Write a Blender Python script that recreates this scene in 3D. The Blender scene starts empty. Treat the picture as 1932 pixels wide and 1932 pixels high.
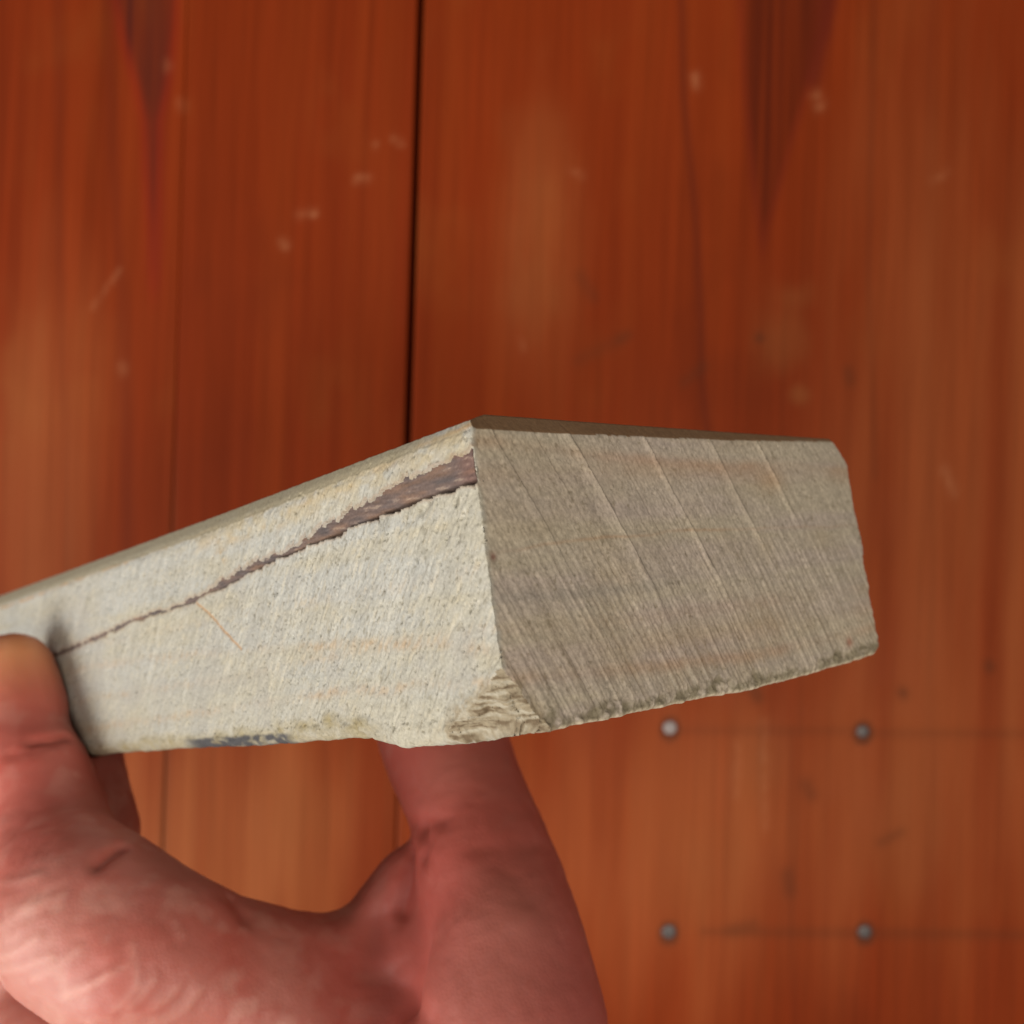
import bpy, bmesh, math
import numpy as np
from mathutils import Vector, Matrix
from mathutils.bvhtree import BVHTree

S = bpy.context.scene
C = S.collection
R_ = math.radians

# ------------------------------------------------------------------ camera
CAM_H = 0.40                                   # lens height above the boards, metres
cam_d = bpy.data.cameras.new("camera")
cam_d.sensor_width = 8.8
cam_d.lens = 8.8
cam_d.clip_start = 0.01
cam_d.clip_end = 20
cam_d.dof.use_dof = True
cam_d.dof.focus_distance = 0.122
cam_d.dof.aperture_fstop = 6.3
cam = bpy.data.objects.new("camera", cam_d)
cam.location = (0, 0, CAM_H)
C.objects.link(cam)
S.camera = cam

# ------------------------------------------------------------------ world, lamps, exposure
W_ = bpy.data.worlds.new("World")
S.world = W_
W_.use_nodes = True
bg = W_.node_tree.nodes["Background"]
bg.inputs[0].default_value = (1.0, 0.93, 0.84, 1)
bg.inputs[1].default_value = 0.20

def area(name, loc, target, size, watts, col):
    d = bpy.data.lights.new(name, 'AREA')
    d.shape = 'RECTANGLE'; d.size, d.size_y = size
    d.energy = watts; d.color = col
    o = bpy.data.objects.new(name, d)
    o.location = loc
    o.rotation_euler = (Vector(target) - Vector(loc)).to_track_quat('-Z', 'Y').to_euler()
    C.objects.link(o)
    return o
area("window_light", (-1.46, -0.76, 1.32), (0.0, 0.0, 0.2), (1.5, 1.5), 41.0, (1.0, 0.97, 0.92))
area("fill_light", (0.26, -0.24, 1.15), (0.02, 0.0, 0.2), (0.32, 0.32), 3.9, (1.0, 0.90, 0.78))  # unseen fill, added for the soft shadow and to brighten the stone's end

S.view_settings.view_transform = 'Standard'
S.view_settings.look = 'None'
S.view_settings.exposure = 0.22
S.view_settings.gamma = 1.0
S.render.engine = 'CYCLES'
S.cycles.use_denoising = True
S.cycles.max_bounces = 8

# ------------------------------------------------------------------ numpy noise
def _hash(ix, iy, iz, seed):
    n = (ix.astype(np.int64) * 73856093) ^ (iy.astype(np.int64) * 19349663) ^ (iz.astype(np.int64) * 83492791) ^ (seed * 2654435761)
    n &= 0xffffffff
    n = ((n ^ (n >> 15)) * 2246822519) & 0xffffffff
    n = ((n ^ (n >> 13)) * 3266489917) & 0xffffffff
    n ^= (n >> 16)
    return (n & 0xffffff) / float(0xffffff)

def vnoise(x, y, z=0.0, seed=0):
    """smooth value noise, range -1..1"""
    x = np.asarray(x, float); y = np.asarray(y, float); z = np.zeros_like(x) + z
    xi, yi, zi = np.floor(x), np.floor(y), np.floor(z)
    fx, fy, fz = x - xi, y - yi, z - zi
    ux, uy, uz = [f * f * f * (f * (f * 6 - 15) + 10) for f in (fx, fy, fz)]
    r = 0
    for dx in (0, 1):
        for dy in (0, 1):
            for dz in (0, 1):
                w = (ux if dx else 1 - ux) * (uy if dy else 1 - uy) * (uz if dz else 1 - uz)
                r = r + w * _hash(xi + dx, yi + dy, zi + dz, seed)
    return r * 2 - 1

def fbm(x, y, z=0.0, seed=0, oct=4, gain=0.5):
    a, t, s = 1.0, 0, 0
    for k in range(oct):
        s = s + a * vnoise(x * 2 ** k + 17.3 * k, y * 2 ** k - 9.1 * k, z * 2 ** k, seed + k)
        t += a; a *= gain
    return s / t

def sstep(a, b, x):
    t = np.clip((x - a) / (b - a), 0, 1)
    return t * t * (3 - 2 * t)

def gauss(d, s):
    return np.exp(-(d / s) ** 2)

def mixc(col, other, f):
    f = np.clip(f, 0, 1)[..., None]
    return col * (1 - f) + np.array(other) * f

def poly_dist(px, py, pts):
    """distance from points to an open polyline"""
    best = np.full(np.shape(px), 1e9)
    for (x0, y0), (x1, y1) in zip(pts[:-1], pts[1:]):
        dx, dy = x1 - x0, y1 - y0
        t = np.clip(((px - x0) * dx + (py - y0) * dy) / (dx * dx + dy * dy + 1e-12), 0, 1)
        best = np.minimum(best, np.hypot(px - x0 - t * dx, py - y0 - t * dy))
    return best

# ------------------------------------------------------------------ helpers
def mesh_obj(name, verts, faces, mat, parent=None, col=None, smooth=True):
    me = bpy.data.meshes.new(name)
    me.from_pydata([tuple(v) for v in verts], [], faces)
    me.update()
    if smooth:
        me.polygons.foreach_set("use_smooth", [True] * len(me.polygons))
    if col is not None:
        at = me.color_attributes.new("Col", 'FLOAT_COLOR', 'POINT')
        buf = np.ones((len(verts), 4)); buf[:, :3] = np.clip(col, 0, 1)
        at.data.foreach_set("color", buf.ravel())
    if mat: me.materials.append(mat)
    o = bpy.data.objects.new(name, me)
    C.objects.link(o)
    if parent: o.parent = parent
    return o

def grid_faces(nu, nv):
    i = np.arange(nu * nv).reshape(nu, nv)
    return np.stack([i[:-1, :-1], i[1:, :-1], i[1:, 1:], i[:-1, 1:]], -1).reshape(-1, 4).tolist()

def material(name):
    m = bpy.data.materials.new(name); m.use_nodes = True
    nt = m.node_tree
    return m, nt, nt.nodes["Principled BSDF"]

def node(nt, typ, **kw):
    n = nt.nodes.new(typ)
    for k, v in kw.items():
        if k in n.inputs: n.inputs[k].default_value = v
        else: setattr(n, k, v)
    return n

def ray(x, y):
    """direction for a place measured on the 1932-pixel wide study of the photograph"""
    return Vector(((x - 966) / 1932, -(y - 966) / 1932, -1.0))

def at(x, y, d):
    return ray(x, y) * d + Vector((0, 0, CAM_H))

# ------------------------------------------------------------------ materials
def stone_material():
    m, nt, p = material("weathered_stone")
    vc = node(nt, 'ShaderNodeVertexColor', layer_name="Col")
    tc = node(nt, 'ShaderNodeTexCoord')
    n1 = node(nt, 'ShaderNodeTexNoise', Scale=2600.0, Detail=3.0, Roughness=0.6)
    n2 = node(nt, 'ShaderNodeTexNoise', Scale=700.0, Detail=4.0, Roughness=0.6)
    for n in (n1, n2): nt.links.new(tc.outputs['Object'], n.inputs['Vector'])
    rmp = node(nt, 'ShaderNodeMapRange'); rmp.inputs[1].default_value = 0.3; rmp.inputs[2].default_value = 0.7
    rmp.inputs[3].default_value = 0.86; rmp.inputs[4].default_value = 1.12
    nt.links.new(n1.outputs['Fac'], rmp.inputs[0])
    mul = node(nt, 'ShaderNodeMix', data_type='RGBA', blend_type='MULTIPLY')
    mul.inputs[0].default_value = 1.0
    nt.links.new(vc.outputs['Color'], mul.inputs[6])
    nt.links.new(rmp.outputs[0], mul.inputs[7])
    nt.links.new(mul.outputs[2], p.inputs['Base Color'])
    add = node(nt, 'ShaderNodeMath', operation='ADD')
    nt.links.new(n1.outputs['Fac'], add.inputs[0]); nt.links.new(n2.outputs['Fac'], add.inputs[1])
    b = node(nt, 'ShaderNodeBump', Strength=0.55, Distance=0.00012)
    nt.links.new(add.outputs[0], b.inputs['Height'])
    nt.links.new(b.outputs[0], p.inputs['Normal'])
    p.inputs['Roughness'].default_value = 0.9
    p.inputs['Specular IOR Level'].default_value = 0.25
    return m

def wood_material():
    m, nt, p = material("varnished_wood")
    vc = node(nt, 'ShaderNodeVertexColor', layer_name="Col")
    tc = node(nt, 'ShaderNodeTexCoord')
    mp = node(nt, 'ShaderNodeMapping'); mp.inputs['Scale'].default_value = (900, 14, 100)
    n1 = node(nt, 'ShaderNodeTexNoise', Scale=1.0, Detail=4.0, Roughness=0.6)
    nt.links.new(tc.outputs['Object'], mp.inputs[0]); nt.links.new(mp.outputs[0], n1.inputs['Vector'])
    rmp = node(nt, 'ShaderNodeMapRange'); rmp.inputs[1].default_value = 0.3; rmp.inputs[2].default_value = 0.7
    rmp.inputs[3].default_value = 0.88; rmp.inputs[4].default_value = 1.1
    nt.links.new(n1.outputs['Fac'], rmp.inputs[0])
    mul = node(nt, 'ShaderNodeMix', data_type='RGBA', blend_type='MULTIPLY'); mul.inputs[0].default_value = 1.0
    nt.links.new(vc.outputs['Color'], mul.inputs[6]); nt.links.new(rmp.outputs[0], mul.inputs[7])
    nt.links.new(mul.outputs[2], p.inputs['Base Color'])
    n2 = node(nt, 'ShaderNodeTexNoise', Scale=22.0, Detail=5.0, Roughness=0.65)
    nt.links.new(tc.outputs['Object'], n2.inputs['Vector'])
    rr = node(nt, 'ShaderNodeMapRange'); rr.inputs[1].default_value = 0.3; rr.inputs[2].default_value = 0.7
    rr.inputs[3].default_value = 0.42; rr.inputs[4].default_value = 0.58
    nt.links.new(n2.outputs['Fac'], rr.inputs[0]); nt.links.new(rr.outputs[0], p.inputs['Roughness'])
    b = node(nt, 'ShaderNodeBump', Strength=0.25, Distance=0.0004)
    nt.links.new(n1.outputs['Fac'], b.inputs['Height']); nt.links.new(b.outputs[0], p.inputs['Normal'])
    p.inputs['Specular IOR Level'].default_value = 0.07
    return m

def skin_material():
    m, nt, p = material("skin")
    vc = node(nt, 'ShaderNodeVertexColor', layer_name="Col")
    tc = node(nt, 'ShaderNodeTexCoord')
    n1 = node(nt, 'ShaderNodeTexNoise', Scale=1300.0, Detail=4.0, Roughness=0.7)
    n2 = node(nt, 'ShaderNodeTexVoronoi', Scale=1900.0)
    nt.links.new(tc.outputs['Object'], n1.inputs['Vector']); nt.links.new(tc.outputs['Object'], n2.inputs['Vector'])
    nt.links.new(vc.outputs['Color'], p.inputs['Base Color'])
    add = node(nt, 'ShaderNodeMath', operation='ADD')
    nt.links.new(n1.outputs['Fac'], add.inputs[0]); nt.links.new(n2.outputs['Distance'], add.inputs[1])
    b = node(nt, 'ShaderNodeBump', Strength=0.18, Distance=0.00012)
    nt.links.new(add.outputs[0], b.inputs['Height']); nt.links.new(b.outputs[0], p.inputs['Normal'])
    p.inputs['Roughness'].default_value = 0.5
    p.inputs['Specular IOR Level'].default_value = 0.45
    p.inputs['Subsurface Weight'].default_value = 0.5
    p.inputs['Subsurface Radius'].default_value = (1.0, 0.35, 0.2)
    p.inputs['Subsurface Scale'].default_value = 0.0025
    return m

def plain_material(name, col, rough=0.5, metal=0.0, bump=None):
    m, nt, p = material(name)
    n = node(nt, 'ShaderNodeTexNoise', Scale=bump or 600.0, Detail=3.0)
    tc = node(nt, 'ShaderNodeTexCoord'); nt.links.new(tc.outputs['Object'], n.inputs['Vector'])
    cr = node(nt, 'ShaderNodeValToRGB')
    cr.color_ramp.elements[0].position = 0.3; cr.color_ramp.elements[1].position = 0.7
    cr.color_ramp.elements[0].color = (*[c * 0.65 for c in col], 1); cr.color_ramp.elements[1].color = (*[min(1, c * 1.25) for c in col], 1)
    nt.links.new(n.outputs['Fac'], cr.inputs[0]); nt.links.new(cr.outputs[0], p.inputs['Base Color'])
    p.inputs['Roughness'].default_value = rough; p.inputs['Metallic'].default_value = metal
    return m

M_STONE = stone_material()
M_WOOD = wood_material()
M_SKIN = skin_material()
M_GAP = plain_material("dark_gap", (0.02, 0.011, 0.007), 0.95)

# ================================================================== the boards
LEAN = R_(-1.67)
floor = bpy.data.objects.new("floor", None)
C.objects.link(floor)
floor.rotation_euler = (0, 0, LEAN)
floor['kind'] = 'structure'
floor['label'] = 'red brown varnished wooden boards running up the picture behind the stone'
FPX = 1932 / CAM_H

def fl(x, y):
    """place on the boards (board coordinates, metres) of a picture position"""
    X, Y = (x - 966) / FPX, -(y - 966) / FPX
    c, s = math.cos(-LEAN), math.sin(-LEAN)
    return X * c - Y * s, X * s + Y * c

SEAM_A = fl(782, 400)[0]                 # open joint
SEAM_B = fl(322, 1100)[0]                # tight joint
JOINTS = [-0.62, SEAM_B, SEAM_A, 0.27, 0.62]
GAPS = {SEAM_B: 0.00008, SEAM_A: 0.0013, 0.27: 0.001}

def wood_colour(X, Y, k):
    base = np.zeros(X.shape + (3,)) + np.array((0.235, 0.040, 0.0075))
    warp = fbm(X * 9, Y * 2.2, 0.3 + k, 11, 3) * 0.012
    g = X + warp
    broad = fbm(g * 22, Y * 1.6, k, 21, 3)
    mid = fbm(g * 95, Y * 3.0, k, 31, 3)
    fine = fbm(g * 330, Y * 8.0, k, 41, 3)
    blotch = fbm(X * 28, Y * 20, k + 5, 51, 4)
    c = base
    c = mixc(c, (0.185, 0.027, 0.006), 0.45 + 0.45 * broad)
    c = mixc(c, (0.27, 0.058, 0.012), sstep(0.05, 0.7, mid) * 0.25)
    c = mixc(c, (0.15, 0.022, 0.005), sstep(0.0, 0.7, -mid) * 0.35)
    c = c * (1 + 0.17 * fine)[..., None]
    c = mixc(c, (0.26, 0.075, 0.018), sstep(0.15, 0.8, blotch) * 0.4)
    c = mixc(c, (0.13, 0.022, 0.006), sstep(0.2, 0.9, -blotch) * 0.4)
    return c * np.array((1.0, 0.80, 0.66))

def V_mark(c, X, Y, pts_l, pts_r, col, f, edge=0.0026):
    """cathedral grain: dark figure between two edges x(y)"""
    yl = [p[1] for p in pts_l]; xl = [p[0] for p in pts_l]
    yr = [p[1] for p in pts_r]; xr = [p[0] for p in pts_r]
    o = np.argsort(yl); L = np.interp(Y, np.array(yl)[o], np.array(xl)[o])
    o = np.argsort(yr); Rr = np.interp(Y, np.array(yr)[o], np.array(xr)[o])
    w = fbm(X * 260, Y * 14, 2, 77, 3) * 0.0020
    inside = sstep(-edge, edge, X + w - L) * sstep(-edge, edge, Rr - X - w)
    lo = min(yl); inside = inside * sstep(lo - 0.004, lo + 0.012, Y)
    f = f * (0.75 + 0.5 * fbm(X * 420, Y * 9, 4, 78, 3))
    return mixc(c, col, inside * f), L, Rr, lo

def plank(x0, x1, g0, g1, k):
    a, b = x0 + g0, x1 - g1
    vis0, vis1 = max(a, -0.26), min(b, 0.27)
    xs = [np.array([a])] if a < vis0 - 0.01 else []
    if vis1 > vis0:
        xs.append(np.linspace(vis0, vis1, max(4, int((vis1 - vis0) / 0.0009))))
    if b > vis1 + 0.01: xs.append(np.array([b]))
    xs = np.unique(np.concatenate(xs))
    r = 0.0008                                   # eased long edges
    xs = np.unique(np.concatenate([xs, [a + r * 0.35, a + r, b - r * 0.35, b - r]]))
    ys = np.concatenate([[-0.6], np.linspace(-0.27, 0.27, 250), [0.6]])
    X, Y = np.meshgrid(xs, ys, indexing='ij')
    Z = np.zeros_like(X) + 0.00015 * fbm(X * 60, Y * 6, k, 5, 2)
    d = np.minimum(X - a, b - X)
    Z = Z - 0.0004 * np.clip(1 - d / r, 0, 1) ** 2
    c = wood_colour(X, Y, k * 7.7)
    # figures in the grain
    def P(*q): return [fl(*t) for t in q]
    # left V
    c, L, Rr, lo = V_mark(c, X, Y, P((205, -60), (228, 60), (255, 160), (272, 230), (276, 330), (284, 430), (288, 560)),
                          P((338, -60), (330, 60), (318, 160), (302, 230), (300, 330), (298, 430), (293, 560)), (0.075, 0.014, 0.009), 0.95)
    rim = np.minimum(np.abs(X - L), np.abs(X - Rr))
    c = mixc(c, (0.26, 0.020, 0.006), gauss(rim, 0.0022) * sstep(lo - 0.01, lo + 0.01, Y) * 0.5 * (Y > lo - 0.03))
    # right V
    c, L, Rr, lo = V_mark(c, X, Y, P((1395, -60), (1402, 100), (1408, 200), (1420, 330), (1432, 420), (1438, 490)),
                          P((1590, -60), (1560, 60), (1520, 180), (1495, 260), (1470, 350), (1446, 430), (1440, 490)), (0.095, 0.013, 0.004), 0.9)
    rim = np.minimum(np.abs(X - L), np.abs(X - Rr))
    c = mixc(c, (0.19, 0.022, 0.007), gauss(rim, 0.0014) * sstep(lo - 0.005, lo + 0.01, Y) * 0.5)
    V2 = poly_dist(X, Y, P((1562, -40), (1555, 60), (1535, 150)))
    c = mixc(c, (0.13, 0.016, 0.007), gauss(V2, 0.0035) * 0.75)
    for pts, wd, f in ((((1285, -40), (1290, 180), (1305, 330), (1318, 460), (1325, 700), (1335, 830)), 0.0016, 0.6),
                       (((205, -40), (215, 300), (232, 560), (240, 1100)), 0.0026, 0.38),
                       (((110, -40), (115, 500), (130, 1100)), 0.002, 0.32),
                       (((1650, 0), (1640, 500), (1650, 900)), 0.0016, 0.35),
                       (((1760, 0), (1750, 600), (1765, 1932)), 0.0022, 0.2),
                       (((1490, 1380), (1500, 1932)), 0.002, 0.25)):
        dd = poly_dist(X + 0.0006 * fbm(Y * 40, X * 0 + 3, 0, 9, 2), Y, P(*pts))
        c = mixc(c, (0.11, 0.016, 0.006), gauss(dd, wd) * f)
    # tan worn finish; the stronger light low on the boards is painted in too
    for (x, y, rx, ry, f) in ((430, 1620, 360, 440, .95), (1280, 1560, 520, 430, .55), (1380, 1500, 170, 220, .3), (60, 950, 200, 520, .5), (1800, 1500, 300, 500, .38), (1800, 850, 380, 950, .48), (1100, 1000, 300, 300, .15), (1010, 500, 120, 330, .3)):
        cx, cy = fl(x, y)
        e = np.hypot((X - cx) / (rx / FPX), (Y - cy) / (ry / FPX)) + 0.3 * fbm(X * 60, Y * 12, x, 6, 3)
        c = mixc(c, (0.42, 0.118, 0.036), sstep(1.15, 0.1, e) * f * (0.8 + 0.5 * fbm(X * 95, Y * 3.0, k, 31, 3)))
    if abs(x1 - SEAM_B) < 1e-6 or abs(x0 - SEAM_B) < 1e-6:
        c = mixc(c, (0.14, 0.045, 0.018), gauss(X - SEAM_B, 0.0016) * sstep(fl(322, 700)[1], fl(322, 1200)[1], Y) * 0.5)
    for (nx_, ny_) in ((1264, 1373), (1628, 1380), (1262, 1758), (1632, 1758)):
        cx, cy = fl(nx_, ny_)
        c = mixc(c, (0.08, 0.028, 0.014), sstep(0.0052, 0.0028, np.hypot(X - cx, (Y - cy + 0.0006) * 0.85)) * 0.75)
    # pale rubbed places and small scratches in the finish
    for (x, y, rx, ry, f) in ((1020, 300, 90, 200, .28), (1010, 460, 80, 150, .25), (1480, 640, 70, 100, .5), (1510, 745, 30, 26, .7),
                              (1500, 560, 70, 40, .4), (40, 750, 60, 230, .4), (590, 405, 0, 0, 0), (1440, 1450, 60, 110, .45),
                              (1320, 1650, 130, 150, .3), (1010, 560, 80, 90, .35), (1700, 1560, 120, 200, .25), (560, 1550, 120, 130, .3)):
        if f == 0: continue
        cx, cy = fl(x, y)
        e = np.hypot((X - cx) / (rx / FPX), (Y - cy) / (ry / FPX)) + 0.35 * fbm(X * 130, Y * 60, x, 3, 3)
        c = mixc(c, (0.29, 0.095, 0.028), sstep(1.1, 0.1, e) * f * 0.65)
    for (x0_, y0_, x1_, y1_, w_, f) in ((565, 405, 595, 402, 7, .7), (535, 458, 540, 462, 9, .6), (672, 338, 695, 336, 7, .6), (742, 260, 758, 272, 6, .55),
                                  (705, 272, 710, 274, 6, .4), (175, 580, 225, 510, 6, .3), (1075, 320, 1100, 332, 6, .4), (1310, 145, 1314, 160, 10, .5),
                                  (1540, 182, 1548, 200, 12, .5), (1760, 340, 1785, 325, 8, .35), (315, 120, 318, 128, 9, .3), (340, 195, 345, 200, 10, .35),
                                  (1780, 885, 1800, 930, 9, .55), (1440, 1360, 1442, 1560, 10, .3), (1392, 1400, 1388, 1500, 8, .3), (980, 640, 990, 660, 7, .25),
                                  (230, 690, 232, 700, 9, .4), (650, 900, 655, 930, 9, .3)):
        dd = poly_dist(X, Y, [fl(x0_, y0_), fl(x1_, y1_)])
        c = mixc(c, (0.46, 0.18, 0.08), gauss(dd, w_ / FPX) * f * 0.55 * (0.35 + 1.1 * sstep(-.5, .5, fbm(X * 700, Y * 500, x0_, 79, 3))))
    for (x0_, y0_, x1_, y1_, w_, f) in ((1090, 680, 1170, 640, 12, .22), (1170, 640, 1185, 632, 9, .4), (1432, 636, 1434, 638, 8, .8), (1290, 722, 1330, 690, 10, .3),
                                  (1210, 1260, 1240, 1300, 10, .5), (1422, 1300, 1430, 1316, 12, .55), (1702, 1305, 1706, 1310, 10, .6), (1865, 1255, 1868, 1260, 10, .6),
                                  (1520, 1480, 1530, 1500, 14, .4), (1485, 1650, 1490, 1680, 14, .4), (1660, 1590, 1700, 1570, 10, .35), (1330, 1758, 1932, 1764, 10, .33),
                                  (1650, 1384, 1932, 1384, 9, .25), (1290, 1378, 1600, 1380, 9, .22), (1380, 1755, 1420, 1745, 14, .35), (1095, 520, 1120, 560, 12, .3),
                                  (1600, 700, 1604, 720, 10, .4), (790, 930, 860, 940, 30, .2)):
        dd = poly_dist(X, Y, [fl(x0_, y0_), fl(x1_, y1_)])
        c = mixc(c, (0.10, 0.030, 0.012), gauss(dd, w_ / FPX) * f)
    # solid board: top sheet, two long sides
    tight = 0.78 * sstep(fl(760, 1150)[1], fl(755, 1420)[1], Y)
    if abs(x0 - SEAM_A) < 1e-6: X = X - g0 * tight * np.exp(-(X - a) / 0.004)
    if abs(x1 - SEAM_A) < 1e-6: X = X + g1 * tight * np.exp(-(b - X) / 0.004)
    nx, ny = X.shape
    top = np.stack([X, Y, Z], -1).reshape(-1, 3)
    cc = c.reshape(-1, 3)
    n = len(top)
    sideL = np.stack([X[0], ys, np.full(ny, -0.018)], -1)
    sideR = np.stack([X[-1], ys, np.full(ny, -0.018)], -1)
    verts = np.concatenate([top, sideL, sideR])
    cols = np.concatenate([cc, cc[:ny] * 0.5, cc[-ny:] * 0.5])
    faces = grid_faces(nx, ny)
    for j in range(ny - 1):
        faces.append([j, j + 1, n + j + 1, n + j])
        q = (nx - 1) * ny
        faces.append([q + j + 1, q + j, n + ny + j, n + ny + j + 1])
    return mesh_obj("plank", verts, faces, M_WOOD, floor, cols)

for k in range(len(JOINTS) - 1):
    plank(JOINTS[k], JOINTS[k + 1], GAPS.get(JOINTS[k], 0), GAPS.get(JOINTS[k + 1], 0), k)
# dark bed the boards lie on, seen down the joints
mesh_obj("underlay", [(-.62, -.6, -.0185), (.62, -.6, -.0185), (.62, .6, -.0185), (-.62, .6, -.0185)], [[0, 1, 2, 3]], M_GAP, floor, smooth=False)

# nail heads
M_NAIL = plain_material("grey_nail", (0.105, 0.09, 0.088), 0.45, 0.35, 900)
M_NAIL2 = plain_material("bright_nail", (0.33, 0.29, 0.28), 0.5, 0.2, 900)
def nail(x, y, r, mat, label):
    cx, cy = fl(x, y)
    bm = bmesh.new()
    prof = [(0, 1.0), (.35, .97), (.7, .82), (.92, .5), (1.0, .12), (1.02, -.35)]
    N = 24; rings = []; r = r * 0.88
    for (q, z) in prof[1:]:
        rings.append([bm.verts.new((cx + r * q * math.cos(2 * math.pi * i / N), cy + r * q * math.sin(2 * math.pi * i / N), 0.0003 * z)) for i in range(N)])
    cv = bm.verts.new((cx, cy, 0.0003))
    for i in range(N): bm.faces.new((cv, rings[0][i], rings[0][(i + 1) % N]))
    for A, B in zip(rings[:-1], rings[1:]):
        for i in range(N): bm.faces.new((A[i], B[i], B[(i + 1) % N], A[(i + 1) % N]))
    me = bpy.data.meshes.new("nail_head"); bm.to_mesh(me); bm.free()
    for pl in me.polygons: pl.use_smooth = True
    me.materials.append(mat)
    o = bpy.data.objects.new("nail_head", me); C.objects.link(o); o.parent = floor
    o['label'] = label
    # the dark countersunk ring round the head
    return o
nail(1264, 1373, 0.0029, M_NAIL2, "shiny pale nail head just below the stone")
nail(1628, 1380, 0.0027, M_NAIL, "dark nail head right of the shiny one")
nail(1262, 1758, 0.0030, M_NAIL, "grey nail head beside the thumb, below the shiny one")
nail(1632, 1758, 0.0029, M_NAIL, "dark nail head lowest and furthest right")

# ================================================================== the stone
A_ = Vector((-0.67698568, -0.17653924, -0.71450983))    # along the long side, away from the near corner
B_ = Vector((0.7239232, 0.01539621, -0.68970874))       # along the end
H_ = Vector((0.1327614, -0.98417318, 0.11737784))       # down through the thickness
T_ = Vector((-0.00473974, 0.01026475, -0.11 + CAM_H))
SL, SW, SH = 0.205, 0.0804, 0.0347
STONE_M = Matrix(((B_.x, A_.x, H_.x, T_.x), (B_.y, A_.y, H_.y, T_.y), (B_.z, A_.z, H_.z, T_.z), (0, 0, 0, 1)))
mm = 1000.0

VEIN_UP = [(-2, 3.5), (1.0, 3.6), (6.5, 4.1), (12.5, 4.4), (20.2, 5.4), (31.1, 6.9), (37.9, 8.2), (48.0, 8.9), (61.0, 10.6), (71.1, 12.1), (90.1, 12.5), (109.2, 14.3), (129.9, 15.6), (206, 21)]
VEIN_LO = [(-2, 7.3), (5.3, 7.35), (8.1, 7.4), (14.7, 7.6), (20.7, 8.1), (26.5, 8.4), (34.7, 8.9), (45.2, 9.8), (56.1, 11.1), (66.5, 12.3), (90.2, 13.1), (109.4, 14.9), (130.0, 16.2), (206, 21.5)]
def vein_band(s, w):
    """signed depth inside the vein band, mm (positive inside), with ragged edges"""
    up = np.interp(s, [p[0] for p in VEIN_UP], [p[1] for p in VEIN_UP])
    lo = np.interp(s, [p[0] for p in VEIN_LO], [p[1] for p in VEIN_LO])
    rag = 0.30 * fbm(s * 0.6, w * 0.25, 0, 61, 4) + 0.22 * fbm(s * 2.0, w * 0.8, 0, 62, 3)
    rag2 = 0.45 * fbm(s * 0.45, w * 0.2, 0, 63, 4) + 0.09 * fbm(s * 2.2, w * 0.6, 0, 64, 3)
    nz = fbm(s * 0.11, s * 0, 0, 65, 3)
    tooth = (np.mod(s / 4.1 + 1.4 * nz, 1.0) - 0.5) * 0.75 * sstep(5, 12, s) * sstep(75, 45, s)
    tooth2 = (np.mod(-s / 7.3 + 1.1 * nz, 1.0) - 0.5) * 0.42 * sstep(8, 16, s) * sstep(60, 40, s)
    tail = 0.32 * sstep(45, 70, s) * np.clip(fbm(s * 0.35, s * 0, 0, 66, 3) - 0.05, -0.3, 1)
    return np.minimum(w - (up + rag * 1.3 + tooth + tail), (lo + rag2 + tooth2 - tail) - w), up, lo

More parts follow.
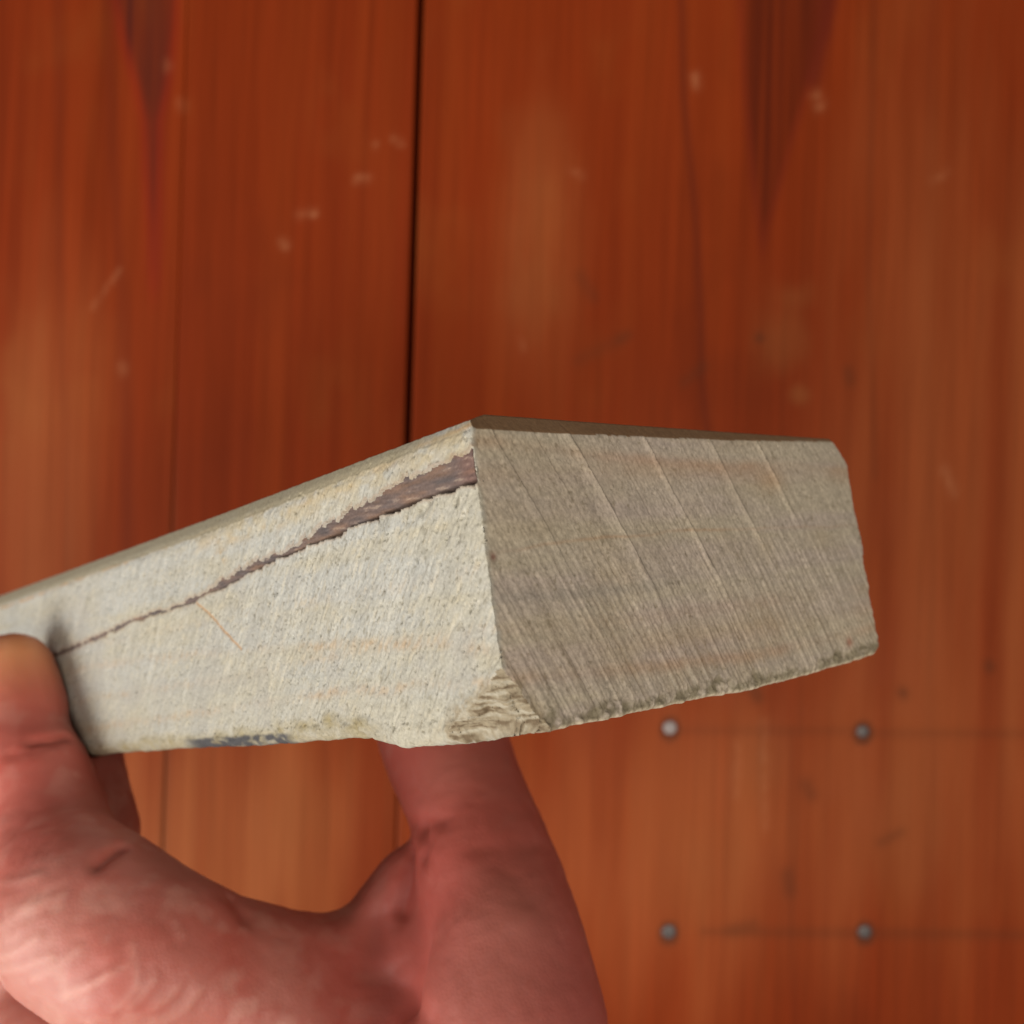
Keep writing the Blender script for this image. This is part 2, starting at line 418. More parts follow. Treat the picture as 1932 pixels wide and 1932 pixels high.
def build_stone():
    L, Wd, Hh = SL * mm, SW * mm, SH * mm
    # perimeter path (u = which face) : long side far -> near corner -> end -> back -> far end
    s_l = [0.0]
    while s_l[-1] < L:
        d = 0.13 if s_l[-1] < 45 else 0.13 + (s_l[-1] - 45) * 0.004
        s_l.append(s_l[-1] + d)
    s_l = np.array(s_l) * (L / s_l[-1])
    q_l = np.linspace(0, Wd, 560)
    per_s = np.concatenate([s_l[::-1], np.zeros(len(q_l) - 1), np.linspace(0, L, 60)[1:], np.full(19, L)])
    per_q = np.concatenate([np.zeros(len(s_l)), q_l[1:], np.full(59, Wd), np.linspace(Wd, 0, 20)[1:]])
    face = np.concatenate([np.zeros(len(s_l)), np.ones(len(q_l) - 1), np.full(59, 2), np.full(19, 3)])
    per_s, per_q, face = per_s[:-1], per_q[:-1], face[:-1]
    n = len(per_s)
    # profile rows: t from top ring to bottom ring -> (w, cover) ; cover 1 = full inset ring on top / bottom
    rows = [('t', 1.0), ('t', 0.5)] + [('w', w) for w in np.concatenate([np.linspace(0, 2.4, 18), np.linspace(2.52, 31.0, 205), np.linspace(31.1, Hh, 34)])] + [('b', 0.5), ('b', 1.0)]
    V = np.zeros((len(rows), n, 3)); COL = np.zeros((len(rows), n, 3))
    s0, q0 = per_s, per_q
    jit = 0.10 * fbm(s0 * 1.1 + 40, q0 * 1.1, 0, 71, 4)
    cw_left = 1.6 + 1.1 * sstep(0, 70, s0) + jit * 2         # bevel heights
    cw_right = np.interp(q0, [0, 2, 28, 52, 76, 81], [1.2, 1.35, 1.25, 0.95, 0.35, 0.3]) + jit * 0.6
    for i, (kind, val) in enumerate(rows):
        w = {'t': 0.0, 'w': val, 'b': Hh}[kind]
        w = np.zeros(n) + w
        soft = 0.25 * fbm(s0 * 0.25, q0 * 0.25, 0, 72, 3)
        insL = np.maximum(0, cw_left - w) * 0.85 + 0.25 * gauss(w - cw_left, 0.6)
        insR = np.maximum(0, cw_right - w) * 1.05
        insB = np.maximum(0, 4.0 - w) * 0.95 + 0.0
        # rounded worn lower arris
        rb = 1.6 + 0.7 * fbm(s0 * 0.12 + 3, q0 * 0.12, 0, 73, 3)
        rbR = 0.9 + 0.7 * fbm(q0 * 0.22 + 3, s0 * 0.12, 0, 74, 4)
        def arris(r, ww):
            t = np.clip((ww - (Hh - r)) / r, 0, 1)
            return r * (1 - np.sqrt(np.maximum(0, 1 - t * t))) * 0.8
        insL = insL + arris(rb * 1.3, w); insR = insR + arris(rbR, w); insB = insB + arris(rb, w)
        if kind != 'w':
            insL = insL + val * 3; insR = insR + val * 3; insB = insB + val * 3
        near = np.exp(-s0 / 6.0); nearq = np.exp(-q0 / 6.0); farq = np.exp(-(Wd - q0) / 8.0); fars = np.exp(-(L - s0) / 8.0)
        s = s0 + insR * np.where(face == 1, 1, near) - insB * np.where(face == 3, 1, fars) * 0.6
        q = q0 + insL * np.where(face == 0, 1, nearq) - insB * np.where(face == 2, 1, farq)
        # ---------- left long side relief (along +q = inward)
        L_on = (face == 0) * 1.0
        R_on = (face == 1) * 1.0
        inw = sstep(0.0, 3.0, w) * sstep(Hh + 0.2, Hh - 1.5, w)
        st = s0 - 0.75 * w
        grain = fbm(st * 2.2, w * 1.25, 0, 81, 3) * 0.12 + fbm(st * 1.2, w * 0.55, 0, 82, 3) * 0.07
        pit = sstep(0.38, 0.75, fbm(s0 * 2.3 + 0.9 * w * 0.4, w * 1.7, 0, 83, 3)) * 0.4
        broad = fbm(s0 * 0.09, w * 0.12, 0, 84, 3) * 0.22
        band, up, lo = vein_band(s0, w)
        vd = np.interp(s0, [0, 2, 10, 45, 75, 130, 206], [0.35, 0.8, 1.0, 0.8, 0.45, 0.3, 0.25])
        rec = sstep(-0.02, 0.10, band) * (vd + 1.5 * sstep(0.7, 0.1, lo - w) * sstep(60, 10, s0))
        brn = gauss(poly_dist(s0, w, [(66.6, 12.6), (64, 14), (61.2, 15.7), (57.5, 18.4), (54.2, 20.6)]), 0.22)
        dispL = grain + pit + broad * 0.5 + rec + brn * 0.12
        dispL = dispL * (0.25 + 0.75 * sstep(cw_left * 0.5, cw_left + 0.6, w)) 
        # flake scars under the vein near the arris
        dispL = dispL + 0.5 * gauss(poly_dist(s0, w, [(8.2, 7.6), (10.0, 8.6)]), 0.55)
        # ---------- end face saw relief (along +s = inward)
        g = 0.64 * w - 0.0020 * w * w
        ph = q0 - g + 0.12 * fbm(q0 * 0.5, w * 0.5, 0, 90, 3)
        saw = np.zeros(n)
        for (p0, amp, wmax) in ((2.2, .16, 19), (14.9, .2, 25), (28.8, .19, 30), (43.0, .17, 24), (54.8, .13, 16), (65.5, .08, 12), (8.9, .05, 30), (21.5, .06, 34), (35.8, .06, 34), (49, .06, 34)):
            d = ph - p0
            prof = np.where(d < 0, -0.75 * np.exp(d / 1.3), 1.0 * np.exp(-d / 0.45))
            prof = prof * sstep(-0.16, 0.16, np.abs(d) + 0.02) + 0
            fade = (1 - 0.75 * sstep(wmax * 0.7, wmax * 1.05, w)) * (0.75 + 0.5 * fbm(w * 0.4, w * 0 + p0, 0, 91, 3))
            saw = saw + 1.9 * amp * prof * fade
        low = sstep(6, 30, w) * 0.75 + 0.35
        ridges = (vnoise(ph * 1.5, w * 0.05, 0, 92) * 0.075 + vnoise(ph * 3.2, w * 0.10, 0, 93) * 0.065) * low
        dispR = saw + ridges + fbm(q0 * 2.4, w * 2.4, 0, 94, 3) * 0.06 + fbm(q0 * 0.08, w * 0.1, 0, 95, 2) * 0.15 \
            + sstep(0.5, 0.8, fbm(q0 * 1.9, w * 1.9, 0, 96, 2)) * 0.12
        dispR = dispR * sstep(0.0, 1.5, w)
        # rough natural skin along the bottom of the end face
        band_lo = 32.9 + 1.3 * fbm(q0 * 0.35, w * 0 + 2, 0, 97, 4)
        skinR = sstep(band_lo - 0.5, band_lo + 0.6, w)
        dispR = dispR + skinR * (0.25 + 0.6 * fbm(q0 * 0.9, w * 0.9, 0, 98, 4))
        band_loL = np.interp(s0, [0, 8, 24, 44, 66, 111, 206], [30.6, 31.4, 31.0, 31.3, 31.9, 32.7, 33.2]) + 0.8 * fbm(s0 * 0.3, w * 0, 0, 99, 4)
        skinL = sstep(band_loL - 0.6, band_loL + 1.4, w)
        dispL = dispL + skinL * (0.05 + 0.45 * fbm(s0 * 0.6, w * 0.9, 0, 100, 4)) * (0.5 + 0.5 * sstep(14, 30, s0))
        q = q + dispL * L_on
        s = s + dispR * R_on
        # arris between the two faces is nibbled
        nib = 0.45 * np.clip(fbm(w * 0.55, w * 0 + 7, 0, 101, 4) + 0.15, 0, 1) * np.exp(-np.maximum(s0, q0) / 0.5)
        s = s + nib * R_on; q = q + nib * L_on
        # far arris is nibbled too (seen against the boards)
        q = q - np.clip(0.55 * fbm(w * 0.35, w * 0 + 1, 0, 102, 4) + 0.15, -0.2, 1) * np.exp(-(Wd - q0) / 1.2) * (face == 1)
        # bottom wavering
        wz = w - 0.8 * np.clip(1 - w / cw_right, 0, 1) * (face == 1) * np.interp(q0, [0, 0.6, 3, 40, 80], [0, .25, .95, .7, .3]) + sstep(Hh * 0.6, Hh, w) * (0.45 * fbm(s0 * 0.06 + 5, q0 * 0.06, 0, 103, 3) + 0.12 * fbm(s0 * 0.9, q0 * 0.9, 0, 104, 3)
                                           + np.interp(s0, [0, 8, 20, 27, 45, 75, 117, 206], [.1, .15, .25, -.85, -.5, 0, 1.0, 1.3]) * (face == 0)
                                           + np.interp(q0, [0, 20, 45, 70, 81], [.1, 0.0, .35, .1, -.5]) * (face == 1))
        # ---------- broken corner low on the near arris
        P0 = np.array((0, 0, 27.6)); P1 = np.array((0, 6.2, 34.4)); P2 = np.array((8.6, 0, 33.0))   # (s,q,w)
        nn = np.cross(P1 - P0, P2 - P0); nn = nn / np.linalg.norm(nn)
        if nn @ np.array((-1, -1, 1)) < 0: nn = -nn
        pts = np.stack([s, q, wz], -1)
        dist = (pts - P0) @ nn
        t1 = np.cross(nn, np.array((0, 0, 1.0))); t1 /= np.linalg.norm(t1); t2 = np.cross(nn, t1)
        e1, e2 = pts @ t1, pts @ t2
        rough = 0.22 * fbm(e1 * 0.3 + 0.2 * e2, e2 * 2.0, 0, 105, 4) + 1.0 * fbm(e1 * 0.22, e2 * 0.22, 0, 106, 3) + 0.2 * fbm(e1 * 1.6, e2 * 1.6, 0, 107, 3)
        over = dist - rough
        cut = (over > 0) & (face < 2)
        pts = np.where(cut[:, None], pts - over[:, None] * nn, pts)
        V[i] = np.stack([pts[:, 1], pts[:, 0], pts[:, 2]], -1) / mm      # local x = q, y = s, z = w
        # ---------- colour of the stone itself
        grey = np.array((0.405, 0.40, 0.365)); cream = np.array((0.42, 0.385, 0.295)); tan = np.array((0.42, 0.27, 0.15)); brown = np.array((0.28, 0.20, 0.12))
        lay = fbm(s0 * 0.035, w * 0.42 + s0 * 0.012, 0, 110, 4)
        pat = fbm(s0 * 0.12, w * 0.2, 0, 111, 4)
        sp = fbm(st * 1.7, w * 1.0, 0, 112, 3)
        c = np.zeros((n, 3)) + grey
        c = mixc(c, cream, 0.30 + 0.8 * lay + 0.45 * pat)
        c = mixc(c, (0.50, 0.43, 0.30), sstep(0.1, 0.6, sp) * 0.35)
        c = mixc(c, (0.30, 0.28, 0.23), sstep(0.15, 0.65, -sp) * 0.5)
        c = mixc(c, (0.20, 0.18, 0.135), sstep(0.33, 0.6, fbm(st * 2.5 + 31, w * 1.3, 0, 140, 3)) * 0.7)
        c = mixc(c, (0.52, 0.49, 0.42), sstep(0.25, 0.6, fbm(st * 2.2 + 77, w * 1.0, 0, 141, 3)) * 0.5)
        c = c * (1 + 0.09 * fbm(st * 0.7, w * 0.06, 0, 142, 3) + 0.13 * fbm(st * 2.4, w * 0.12, 0, 143, 2))[:, None]
        c = mixc(c, cream, sstep(15, 30, w) * 0.4 * (0.7 + 0.6 * pat))
        wob = w + 0.35 * fbm(s0 * 0.35, w * 0.2, 0, 113, 4)
        def band_at(xs, ws, wd): return gauss(wob - np.interp(s0, xs, ws), wd)
        c = mixc(c, (0.47, 0.29, 0.15), band_at([0, 10, 45, 90, 206], [0.6, 1.2, 2.0, 2.7, 4.0], 0.30) * 0.55 * (0.4 + sstep(-.4, .4, fbm(s0 * .25, w * 0, 0, 114, 3))))
        c = mixc(c, (0.47, 0.34, 0.19), band_at([0, 15, 25, 43, 60, 206], [0.6, 1.6, 2.8, 4.6, 4.2, 4.5], 0.9) * 0.6 * sstep(-.3, .35, fbm(s0 * .3, w * .5, 0, 115, 3)) * sstep(75, 50, s0))
        c = mixc(c, (0.42, 0.34, 0.20), sstep(6.5, 2.5, w) * sstep(80, 50, s0) * sstep(-.4, .3, fbm(s0 * .35, w * .7, 0, 161, 4)) * .6)
        c = mixc(c, (0.36, 0.345, 0.31), sstep(.1, .6, fbm(s0 * .16, w * .16, 0, 162, 4)) * .5)
        c = mixc(c, (0.42, 0.29, 0.15), gauss(np.hypot((s0 - 57.5) / 2.0, (w - 6.8) / 1.6), 0.8) * 0.6 * sstep(-.3, .3, fbm(s0 * .9, w * 1.2, 0, 116, 3)))
        for xs, ws, wd, f in (([0, 12, 28, 55, 92, 206], [25.2, 23.2, 22.2, 20.7, 19.5, 19], 0.55, .5), ([0, 3, 34, 60, 206], [22.8, 22.8, 23.5, 24.5, 26], 0.5, .3),
                              ([0, 15, 29, 49, 83, 110, 206], [28.5, 27.7, 28.3, 28.7, 29.5, 30, 30], 0.5, .55), ([0, 40, 206], [16.5, 16, 14.5], 0.6, .15)):
            c = mixc(c, tan, band_at(xs, ws, wd * 1.3) * f * 0.5 * (0.25 + 0.9 * sstep(-.5, .5, fbm(s0 * .12, w * 0 + wd, 0, 117, 3))) * (0.35 + 1.1 * sstep(-.35, .35, sp)))
        c = mixc(c, (0.42, 0.25, 0.13), brn * 0.9)
        c = mixc(c, (0.30, 0.25, 0.145), skinL * sstep(18, 28, s0) * 1.1 * L_on * (0.6 + 0.5 * fbm(s0 * .5, w * .8, 0, 119, 3)))
        c = mixc(c, (0.30, 0.19, 0.12), gauss(band + 0.12, 0.22) * 0.45 * (band < 0.05))
        # dark smear under the long side
        sm = sstep(-.7, -.3, fbm(s0 * .3, w * .6, 0, 144, 3)) * sstep(32.8, 33.4, w + 0.25 * fbm(s0 * .5, w, 0, 118, 3)) * sstep(43, 46, s0) * sstep(78, 70, s0)
        c = mixc(c, (0.06, 0.06, 0.068), sm * 0.95 * L_on)
        # end face: duller, brown-grey
        cr = np.zeros((n, 3)) + np.array((0.46, 0.40, 0.305))
        bedR = fbm(q0 * 0.03, w * 0.38, 0, 120, 4); patR = fbm(q0 * 0.10, w * 0.25, 0, 121, 4)
        cr = mixc(cr, (0.45, 0.38, 0.325), 0.35 + 0.9 * bedR)
        cr = mixc(cr, (0.41, 0.34, 0.24), 0.10 + 0.8 * patR)
        strk = fbm(ph * 1.5, w * 0.10, 0, 122, 3)
        cr = cr * (1 + 0.22 * strk * (0.4 + 0.8 * sstep(5, 28, w)))[:, None]
        ln1 = sstep(0.25, 0.75, vnoise(ph * 2.6, w * 0.05, 0, 150)); ln2 = sstep(0.3, 0.8, vnoise(ph * 2.1 + 40, w * 0.06, 0, 151))
        cr = mixc(cr, (0.56, 0.50, 0.40), ln1 * 0.30 * (0.12 + 0.9 * sstep(10, 30, w)) * (0.6 + 0.8 * sstep(-.4, .4, patR)))
        cr = mixc(cr, (0.25, 0.20, 0.14), ln2 * 0.30 * (0.12 + 0.9 * sstep(10, 30, w)) * (0.6 + 0.8 * sstep(-.4, .4, bedR)))
        spk = fbm(q0 * 2.2, w * 2.0, 0, 123, 3)
        cr = mixc(cr, (0.22, 0.18, 0.12), sstep(.4, .65, fbm(q0 * 1.6 + 9, w * 1.5, 0, 152, 3)) * .55)
        cr = cr * (1 + 0.24 * spk)[:, None]
        wR = w + 0.3 * fbm(q0 * 0.25, w * 0.2, 0, 124, 4)
        for xs, ws, wd, f in (([0, 14, 27, 44, 65, 81], [2.6, 3.4, 4.2, 4.8, 4.4, 5.0], 0.55, .6), ([0, 10, 20, 81], [6.5, 6, 5.5, 6], 0.8, .35), ([0, 14, 36, 78], [15, 14, 13.4, 13.8], 0.14, .6),
                              ([0, 30, 81], [23, 23.8, 24], 0.6, .2), ([0, 21, 43, 81], [28.4, 29.6, 30.3, 30.5], 0.55, .6), ([0, 81], [26.5, 27.5], 1.2, .3)):
            cr = mixc(cr, (0.42, 0.24, 0.13), gauss(wR - np.interp(q0, xs, ws), wd * 1.5) * f * 0.6 * (0.3 + 0.9 * sstep(-.5, .5, fbm(q0 * .1, w * 0 + wd, 0, 125, 3))))
        cr = mixc(cr, (0.44, 0.27, 0.14), gauss(np.hypot((q0 - 57) / 4.5, (w - 6.6) / 2.2), 0.8) * 0.5)
        cr = mixc(cr, (0.26, 0.24, 0.21), gauss(w - 20 - 0.4 * patR, 0.7) * 0.35 * sstep(40, 20, q0))
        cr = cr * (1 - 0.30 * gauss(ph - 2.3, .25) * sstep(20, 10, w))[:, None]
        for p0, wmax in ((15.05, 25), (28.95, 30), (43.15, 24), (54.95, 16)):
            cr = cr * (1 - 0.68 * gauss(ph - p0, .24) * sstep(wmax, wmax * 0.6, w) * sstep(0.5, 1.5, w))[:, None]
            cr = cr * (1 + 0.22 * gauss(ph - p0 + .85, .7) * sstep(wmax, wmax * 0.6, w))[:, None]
        moss = skinR * sstep(-.45, .35, fbm(q0 * 0.8, w * 0.8, 0, 126, 4) + 0.15)
        cr = mixc(cr, (0.20, 0.17, 0.105), moss * 0.8)
        cr = mixc(cr, (0.50, 0.42, 0.30), sstep(Hh - 0.55, Hh - 0.1, w) * 0.7)
        cr = mixc(cr, (0.30, 0.09, 0.05), gauss(np.hypot((q0 - 71.5) / 1.2, (w - 31.6) / 0.9), 0.8) * 0.7)
        cr = mixc(cr, (0.17, 0.06, 0.04), gauss(np.hypot(q0 - 1.0, w - 15.3), 0.45) * 0.8)
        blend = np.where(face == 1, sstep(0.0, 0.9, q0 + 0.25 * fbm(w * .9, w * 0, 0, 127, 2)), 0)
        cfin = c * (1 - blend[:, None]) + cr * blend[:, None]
        # bevel over the end face, its shade painted on as dark brown
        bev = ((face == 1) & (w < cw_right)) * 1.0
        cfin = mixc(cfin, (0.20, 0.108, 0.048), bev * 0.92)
        bevL = sstep(0.3, -0.2, w - cw_left) * L_on * sstep(3, 14, s0)
        cfin = mixc(cfin, (0.33, 0.29, 0.20), bevL * 0.85)
        # fresh break, brown stone with its shade painted darker
        fr = 0.9 * fbm(e1 * 0.28 + 0.3 * e2, e2 * 2.1, 0, 128, 4) + 0.3 * fbm(e1 * 1.5, e2 * 1.5, 0, 129, 3)
        cf = mixc(np.zeros((n, 3)) + np.array((0.285, 0.235, 0.16)), (0.39, 0.35, 0.27), sstep(-0.05, 0.4, fr))
        cf = mixc(cf, (0.12, 0.08, 0.045), sstep(0.05, 0.4, -fr) * 0.8)
        cfin = mixc(cfin, (0.27, 0.21, 0.13), sstep(-1.6, 0.0, over) * sstep(-.3, .4, fbm(s0 + q0, w * 1.1, 0, 160, 3)) * 0.75 * (face < 2))
        cfin = np.where(cut[:, None], cf, cfin)
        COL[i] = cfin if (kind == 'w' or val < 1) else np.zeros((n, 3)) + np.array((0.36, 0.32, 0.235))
    nr = len(rows)
    verts = V.reshape(-1, 3); cols = COL.reshape(-1, 3)
    idx = np.arange(nr * n).reshape(nr, n)
    nxt = np.roll(idx, -1, axis=1)
    faces = np.stack([idx[:-1], nxt[:-1], nxt[1:], idx[1:]], -1).reshape(-1, 4)
    faces = faces.tolist()
    faces.append(idx[0][::-1].tolist()); faces.append(idx[-1].tolist())
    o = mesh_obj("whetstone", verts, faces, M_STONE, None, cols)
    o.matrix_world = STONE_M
    return o

stone = build_stone()
stone['label'] = 'pale grey sharpening stone with a dark brown vein along its lit side, held by hand'
stone['category'] = 'stone'

# the rust-brown vein lying in its groove
def build_vein():
    s1 = np.concatenate([np.arange(0.25, 60, 0.16), np.arange(60, 200, 0.4)])
    ts = np.linspace(0, 1, 40)
    Sg, Tg = np.meshgrid(s1, ts, indexing='ij')
    _, up, lo = vein_band(Sg, Sg * 0 + 8)
    m_ = 1.0
    Wg = (up - m_) + Tg * (lo - up + 2 * m_)
    vd = np.interp(Sg, [0, 2, 10, 45, 75, 130, 206], [0.35, 0.8, 1.0, 0.8, 0.45, 0.3, 0.25])
    tt = np.clip((Wg - up) / np.maximum(0.3, lo - up), -0.3, 1.3)
    dep = vd * (0.45 + 0.45 * sstep(0.5, 1.1, tt)) + 0.12 * fbm(Sg * 1.0 + Wg * .5, Wg * 3.2, 0, 130, 4) + 0.06 * fbm(Sg * 4, Wg * 5, 0, 131, 3)
    broad = fbm(Sg * 0.09, Wg * 0.12, 0, 84, 3) * 0.22
    dep = dep + 1.2 * sstep(0.80, 1.0, tt) * sstep(60, 10, Sg)
    dep = np.maximum(dep, 0.10) + broad * 0.5
    x, y, z = dep / mm, Sg / mm, Wg / mm
    c = np.zeros(Sg.shape + (3,)) + np.array((0.145, 0.105, 0.092))
    f1 = fbm(Sg * 0.25 + Wg * 0.3, Wg * 1.2, 0, 132, 4); f2 = fbm(Sg * 0.5 + Wg * 1.5, Wg * 3.2, 0, 133, 4)
    c = mixc(c, (0.22, 0.13, 0.085), sstep(0, .6, f1) * 0.6)
    c = mixc(c, (0.10, 0.085, 0.085), sstep(0, .6, -f1) * 0.8)
    c = mixc(c, (0.20, 0.09, 0.07), gauss(Sg - 1.2, 2) * 0.35)
    c = mixc(c, (0.36, 0.28, 0.21), sstep(.35, .7, f2) * 0.45)
    c = c * (1 + 0.35 * f2)[..., None]
    nu, nv = Sg.shape
    verts = np.stack([x, y, z], -1).reshape(-1, 3)
    back = verts + np.array((0.0006, 0, 0))
    n = len(verts)
    faces = grid_faces(nu, nv)
    bk = [[f[0] + n, f[3] + n, f[2] + n, f[1] + n] for f in faces]
    rim = []
    i = np.arange(n).reshape(nu, nv)
    loop = list(i[:, 0]) + list(i[-1, 1:]) + list(i[-2::-1, -1]) + list(i[0, -2:0:-1])
    for a, b in zip(loop, loop[1:] + loop[:1]):
        rim.append([int(b), int(a), int(a) + n, int(b) + n])
    cc = c.reshape(-1, 3)
    o = mesh_obj("vein", np.concatenate([verts, back]), faces + bk + rim, M_STONE, stone, np.concatenate([cc, cc]))
    o['label'] = 'rusty dark brown vein'
    return o
build_vein()

# ================================================================== the hand
def build_hand():
    bm = bmesh.new()
    def capsule(p0, r0, p1, r1):
        cb = bmesh.new()
        for p, r in ((p0, r0), (p1, r1)):
            bmesh.ops.create_icosphere(cb, subdivisions=3, radius=r, matrix=Matrix.Translation(p))
        bmesh.ops.delete(cb, geom=cb.edges[:] + cb.faces[:], context='EDGES_FACES')
        res = bmesh.ops.convex_hull(cb, input=cb.verts[:])
        bmesh.ops.delete(cb, geom=[v for v in cb.verts if not v.link_faces], context='VERTS')
        cm = bpy.data.meshes.new("part"); cb.to_mesh(cm); cb.free()
        bm.from_mesh(cm); bpy.data.meshes.remove(cm)
    def chain(pts):
        P = [(at(x, y, d), r / 1932 * d) for x, y, d, r in pts]     # r measured in the study's pixels
        for (p0, r0), (p1, r1) in zip(P[:-1], P[1:]):
            capsule(p0, r0, p1, r1)
    # index finger: tip pressed on the lit side, bent down and back to its knuckle
    chain([(22, 1272, .193, 80), (32, 1340, .190, 92), (30, 1400, .187, 95)])
    chain([(30, 1400, .187, 95), (62, 1470, .183, 104), (88, 1540, .180, 106), (105, 1630, .173, 122)])
    chain([(105, 1630, .173, 122), (165, 1735, .161, 172), (270, 1800, .158, 168), (400, 1850, .162, 158), (520, 1890, .166, 168), (640, 1925, .172, 188)])
    # middle finger, behind it and in its shade
    chain([(150, 1380, .215, 82), (138, 1440, .198, 92), (150, 1500, .193, 92), (168, 1575, .190, 95), (90, 1700, .189, 105), (-60, 1880, .195, 118), (120, 1975, .185, 130), (560, 2130, .182, 165)])
    # ring and little finger, curled under, mostly outside the picture
    chain([(100, 1420, .250, 70), (90, 1500, .238, 78), (60, 1600, .238, 82), (-120, 1820, .225, 96), (-240, 1960, .215, 108), (0, 2120, .205, 120), (500, 2300, .195, 155)])
    chain([(60, 1620, .275, 62), (-60, 1720, .262, 68), (-240, 1900, .25, 80), (-300, 2040, .235, 90), (-60, 2240, .225, 105), (450, 2430, .212, 140)])
    # thumb, rising from the right and reaching under the stone
    chain([(770, 1235, .262, 92), (800, 1310, .228, 108), (838, 1400, .192, 122)])
    chain([(838, 1400, .192, 122), (868, 1480, .184, 118), (905, 1570, .176, 122), (928, 1690, .168, 146), (945, 1810, .160, 172), (950, 1940, .155, 200)])
    chain([(950, 1940, .155, 200), (900, 2140, .158, 270), (800, 2420, .170, 300), (760, 2900, .195, 270), (800, 3700, .23, 290)])
    # fold of skin between thumb and forefinger
    chain([(640, 1925, .172, 188), (720, 1800, .175, 112), (786, 1678, .177, 88)])
    chain([(640, 1925, .172, 188), (780, 1880, .172, 165), (920, 1840, .164, 160)])
    # palm
    chain([(640, 1925, .172, 188), (620, 2200, .176, 260), (700, 2450, .178, 280)])
    chain([(560, 2130, .182, 165), (500, 2300, .195, 175), (560, 2500, .200, 200), (700, 2700, .195, 230)])
    chain([(900, 2140, .158, 270), (560, 2180, .182, 220)])
    me = bpy.data.meshes.new("hand_base")
    bm.to_mesh(me); bm.free()
    tmp = bpy.data.objects.new("hand_base", me); C.objects.link(tmp)
    r = tmp.modifiers.new("r", 'REMESH'); r.mode = 'VOXEL'; r.voxel_size = 0.0008
    s = tmp.modifiers.new("s", 'SMOOTH'); s.factor = 0.5; s.iterations = 32
    dg = bpy.context.evaluated_depsgraph_get()
    ev = tmp.evaluated_get(dg).to_mesh()
    n = len(ev.vertices)
    co = np.empty(n * 3); ev.vertices.foreach_get("co", co); co = co.reshape(-1, 3)
    no = np.empty(n * 3); ev.vertices.foreach_get("normal", no); no = no.reshape(-1, 3)
    faces = [tuple(p.vertices) for p in ev.polygons]
    tmp.evaluated_get(dg).to_mesh_clear()
    bvh = BVHTree.FromPolygons([Vector(v) for v in co], faces)
    bpy.data.objects.remove(tmp); bpy.data.meshes.remove(me)
    O = Vector((0, 0, CAM_H))
    def surf(x, y):
        h = bvh.ray_cast(O, ray(x, y).normalized())
        return np.array(h[0]) if h[0] is not None else None
    def seg_dist(a, b):
        d = b - a; t = np.clip(((co - a) @ d) / (d @ d + 1e-12), 0, 1)
        return np.linalg.norm(co - a - t[:, None] * d, axis=1)
    def line_dist(pts):
        P = [surf(*p) for p in pts]; P = [p for p in P if p is not None]
        if len(P) < 2: return np.full(n, 1.0)
        return np.min([seg_dist(a, b) for a, b in zip(P[:-1], P[1:])], axis=0)
    X, Y, Z = co.T
    disp = np.zeros(n)
    # skin tone with blotches
    col = np.zeros((n, 3)) + np.array((0.50, 0.185, 0.145))
    b1 = fbm(X * 90, Y * 90, Z * 90, 201, 4); b2 = fbm(X * 260, Y * 260, Z * 260, 202, 3)
    col = mixc(col, (0.45, 0.098, 0.070), 0.45 + 0.9 * b1)
    col = mixc(col, (0.60, 0.30, 0.24), sstep(0.0, 0.5, b2) * 0.55)
    b3 = fbm(X * 480, Y * 480, Z * 480, 203, 3)
    col = mixc(col, (0.42, 0.085, 0.06), sstep(0.05, 0.6, b3) * 0.35)
    col = mixc(col, (0.47, 0.15, 0.11), sstep(0.1, 0.7, -b2) * 0.25)
    def crease(pts, depth, width, dark=0.5, tone=(0.36, 0.06, 0.04)):
        nonlocal disp, col
        d = line_dist(pts)
        disp -= depth * gauss(d, width) - 0.12 * depth * gauss(d - width * 2.6, width * 1.5)
        col = mixc(col, tone, gauss(d, width * 1.3) * dark)
    crease([(60, 1402), (95, 1398), (124, 1394)], 0.0012, 0.0008, 0.45)
    crease([(20, 1425), (70, 1418), (110, 1408)], 0.0003, 0.0007, 0.2)
    crease([(184, 1634), (204, 1617), (230, 1601)], 0.0010, 0.0009, 0.7)
    crease([(442, 1700), (452, 1710), (462, 1725)], 0.0006, 0.0020, 0.15)
    crease([(775, 1560), (800, 1556), (835, 1548)], 0.0006, 0.0016, 0.6)
    crease([(795, 1560), (806, 1592), (800, 1615)], 0.0008, 0.0014, 0.8)
    crease([(778, 1610), (768, 1660), (752, 1712)], 0.0012, 0.0012, 0.8)
    crease([(900, 1602), (960, 1607), (1010, 1594)], 0.0003, 0.002, 0.25)
    crease([(950, 1640), (995, 1685), (1030, 1720)], 0.0003, 0.002, 0.2)
    crease([(700, 1730), (690, 1790), (720, 1860), (800, 1932)], 0.0010, 0.0022, 0.3)
    # wrinkles over the bent knuckle
    for i, (x0, y0, x1, y1) in enumerate(((0, 1808, 70, 1770), (0, 1832, 95, 1806), (60, 1850, 150, 1790), (115, 1885, 235, 1822), (120, 1872, 205, 1838), (215, 1905, 255, 1862),
                                          (245, 1900, 290, 1845), (290, 1900, 335, 1862), (60, 1700, 0, 1745), (120, 1690, 10, 1720), (250, 1780, 262, 1860), (330, 1920, 380, 1865),
                                          (0, 1665, 80, 1650), (330, 1740, 345, 1765))):
        d = line_dist([(x0, y0), ((x0 + x1) / 2, (y0 + y1) / 2 + 6), (x1, y1)])
        disp += 0.00009 * gauss(d, 0.0006) - 0.00008 * gauss(d - 0.0014, 0.0006)
        col = mixc(col, (0.68, 0.40, 0.33), gauss(d, 0.0006) * 0.32)  # pale highlight along each ridge, painted into the skin colour
    kn = surf(150, 1830); kd = np.linalg.norm(co - kn, axis=1) if kn is not None else np.full(n, 1.0)
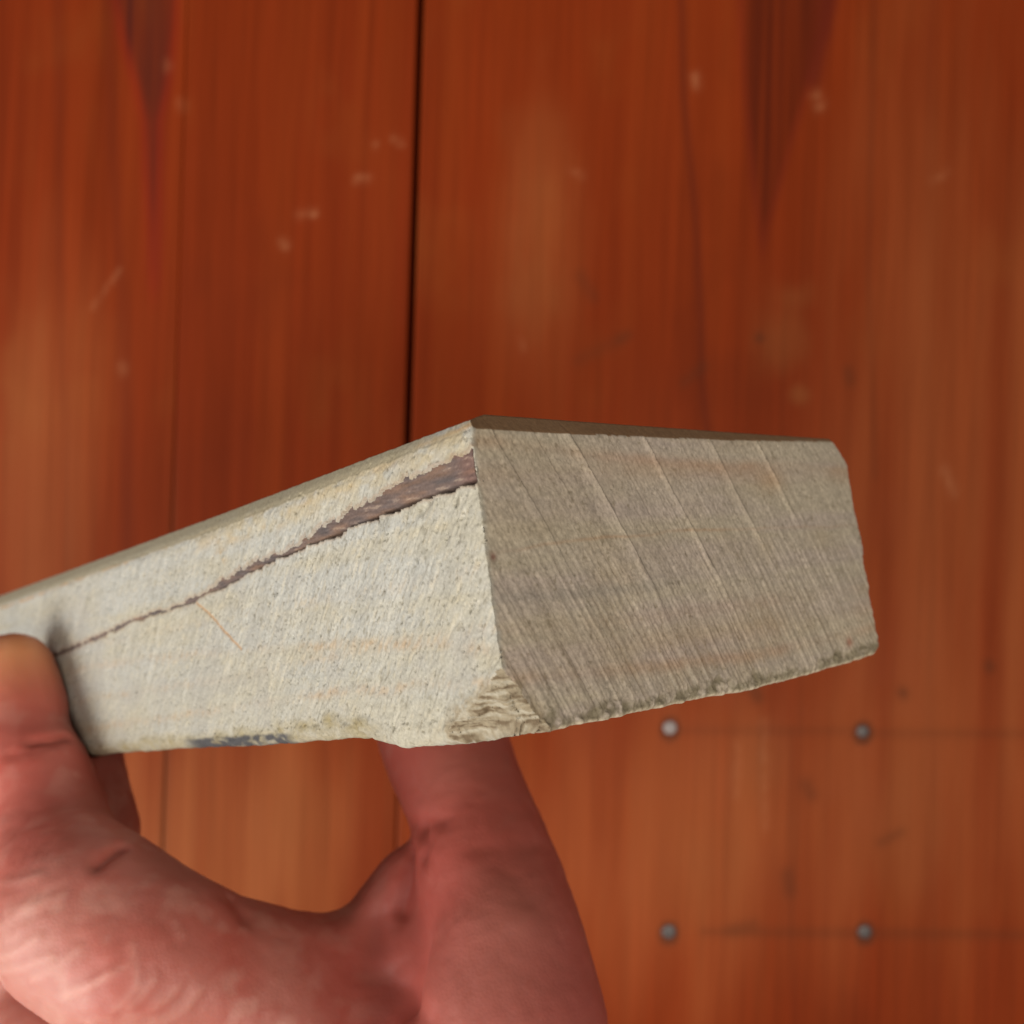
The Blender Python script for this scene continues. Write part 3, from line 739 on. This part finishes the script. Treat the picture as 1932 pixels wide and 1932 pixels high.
    wr = fbm(X * 260 + Y * 420, Y * 160 - X * 160, Z * 100, 210, 3)
    disp += 0.00007 * wr * gauss(kd, 0.022)
    col = mixc(col, (0.66, 0.36, 0.30), gauss(np.linalg.norm(co - np.array(at(40, 1850, .155)), axis=1), 0.022) * 0.30)
    disp += 0.0003 * fbm(X * 90, Y * 90, Z * 90, 211, 2) + 0.00012 * fbm(X * 700, Y * 700, Z * 700, 212, 2)
    for (x, y, rr_, dp) in ((735, 1835, .0095, .0038), (820, 1700, .006, .0014), (560, 1790, .010, .0008)):
        p_ = surf(x, y)
        if p_ is not None: disp -= dp * gauss(np.linalg.norm(co - p_, axis=1), rr_)
    # orange bounce from the boards painted on the fingertip; redder where blood is pressed
    tip = np.array(at(40, 1225, .188))
    dt = np.linalg.norm(co - tip, axis=1)
    col = mixc(col, (0.80, 0.36, 0.14), gauss(dt, 0.008) * 0.85)
    for (x, y, rr_, f) in ((60, 1320, .010, .5), (50, 1500, .012, .5), (180, 1570, .010, .45), (30, 1600, .008, .4), (860, 1580, .012, .35), (330, 1790, .012, .3)):
        p_ = surf(x, y)
        if p_ is not None:
            col = mixc(col, (0.52, 0.10, 0.075), gauss(np.linalg.norm(co - p_, axis=1), rr_) * f)
    # shade on the thumb and palm side, painted in as darker skin
    shade_side = sstep(at(480, 1700, .165).x, at(800, 1700, .165).x, X)
    col = mixc(col, (0.34, 0.068, 0.052), shade_side * 0.88)
    for (x, y, rr_) in ((960, 1730, .008), (850, 1450, .007), (900, 1880, .010)):
        p_ = surf(x, y)
        if p_ is not None: col = mixc(col, (0.46, 0.17, 0.135), gauss(np.linalg.norm(co - p_, axis=1), rr_) * 0.38)
    co = co + no * disp[:, None]
    # flesh flattens where it presses on the stone
    Minv = np.array(STONE_M.inverted())
    loc = co @ Minv[:3, :3].T + Minv[:3, 3]
    m0 = 0.0004
    q, s_, w = loc.T.copy()
    dl, db, dbk, dt_ = q + m0, (SH + 0.0011) - w, (SW + m0) - q, w + m0
    inside = (dl > 0) & (db > 0) & (dbk > 0) & (dt_ > 0) & (s_ < SL) & (s_ > 0)
    which = np.argmin(np.stack([dl, db, dbk, dt_]), axis=0)
    q = np.where(inside & (which == 0), -m0, q)
    w = np.where(inside & (which == 1), SH + 0.0011, w)
    q = np.where(inside & (which == 2), SW + m0, q)
    w = np.where(inside & (which == 3), -m0, w)
    M = np.array(STONE_M)
    co = np.stack([q, s_, w], -1) @ M[:3, :3].T + M[:3, 3]
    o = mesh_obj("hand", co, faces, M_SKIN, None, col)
    o['label'] = 'bare reddish hand gripping the stone, forefinger on its side and thumb underneath'
    o['category'] = 'hand'
    return o
hand = build_hand()
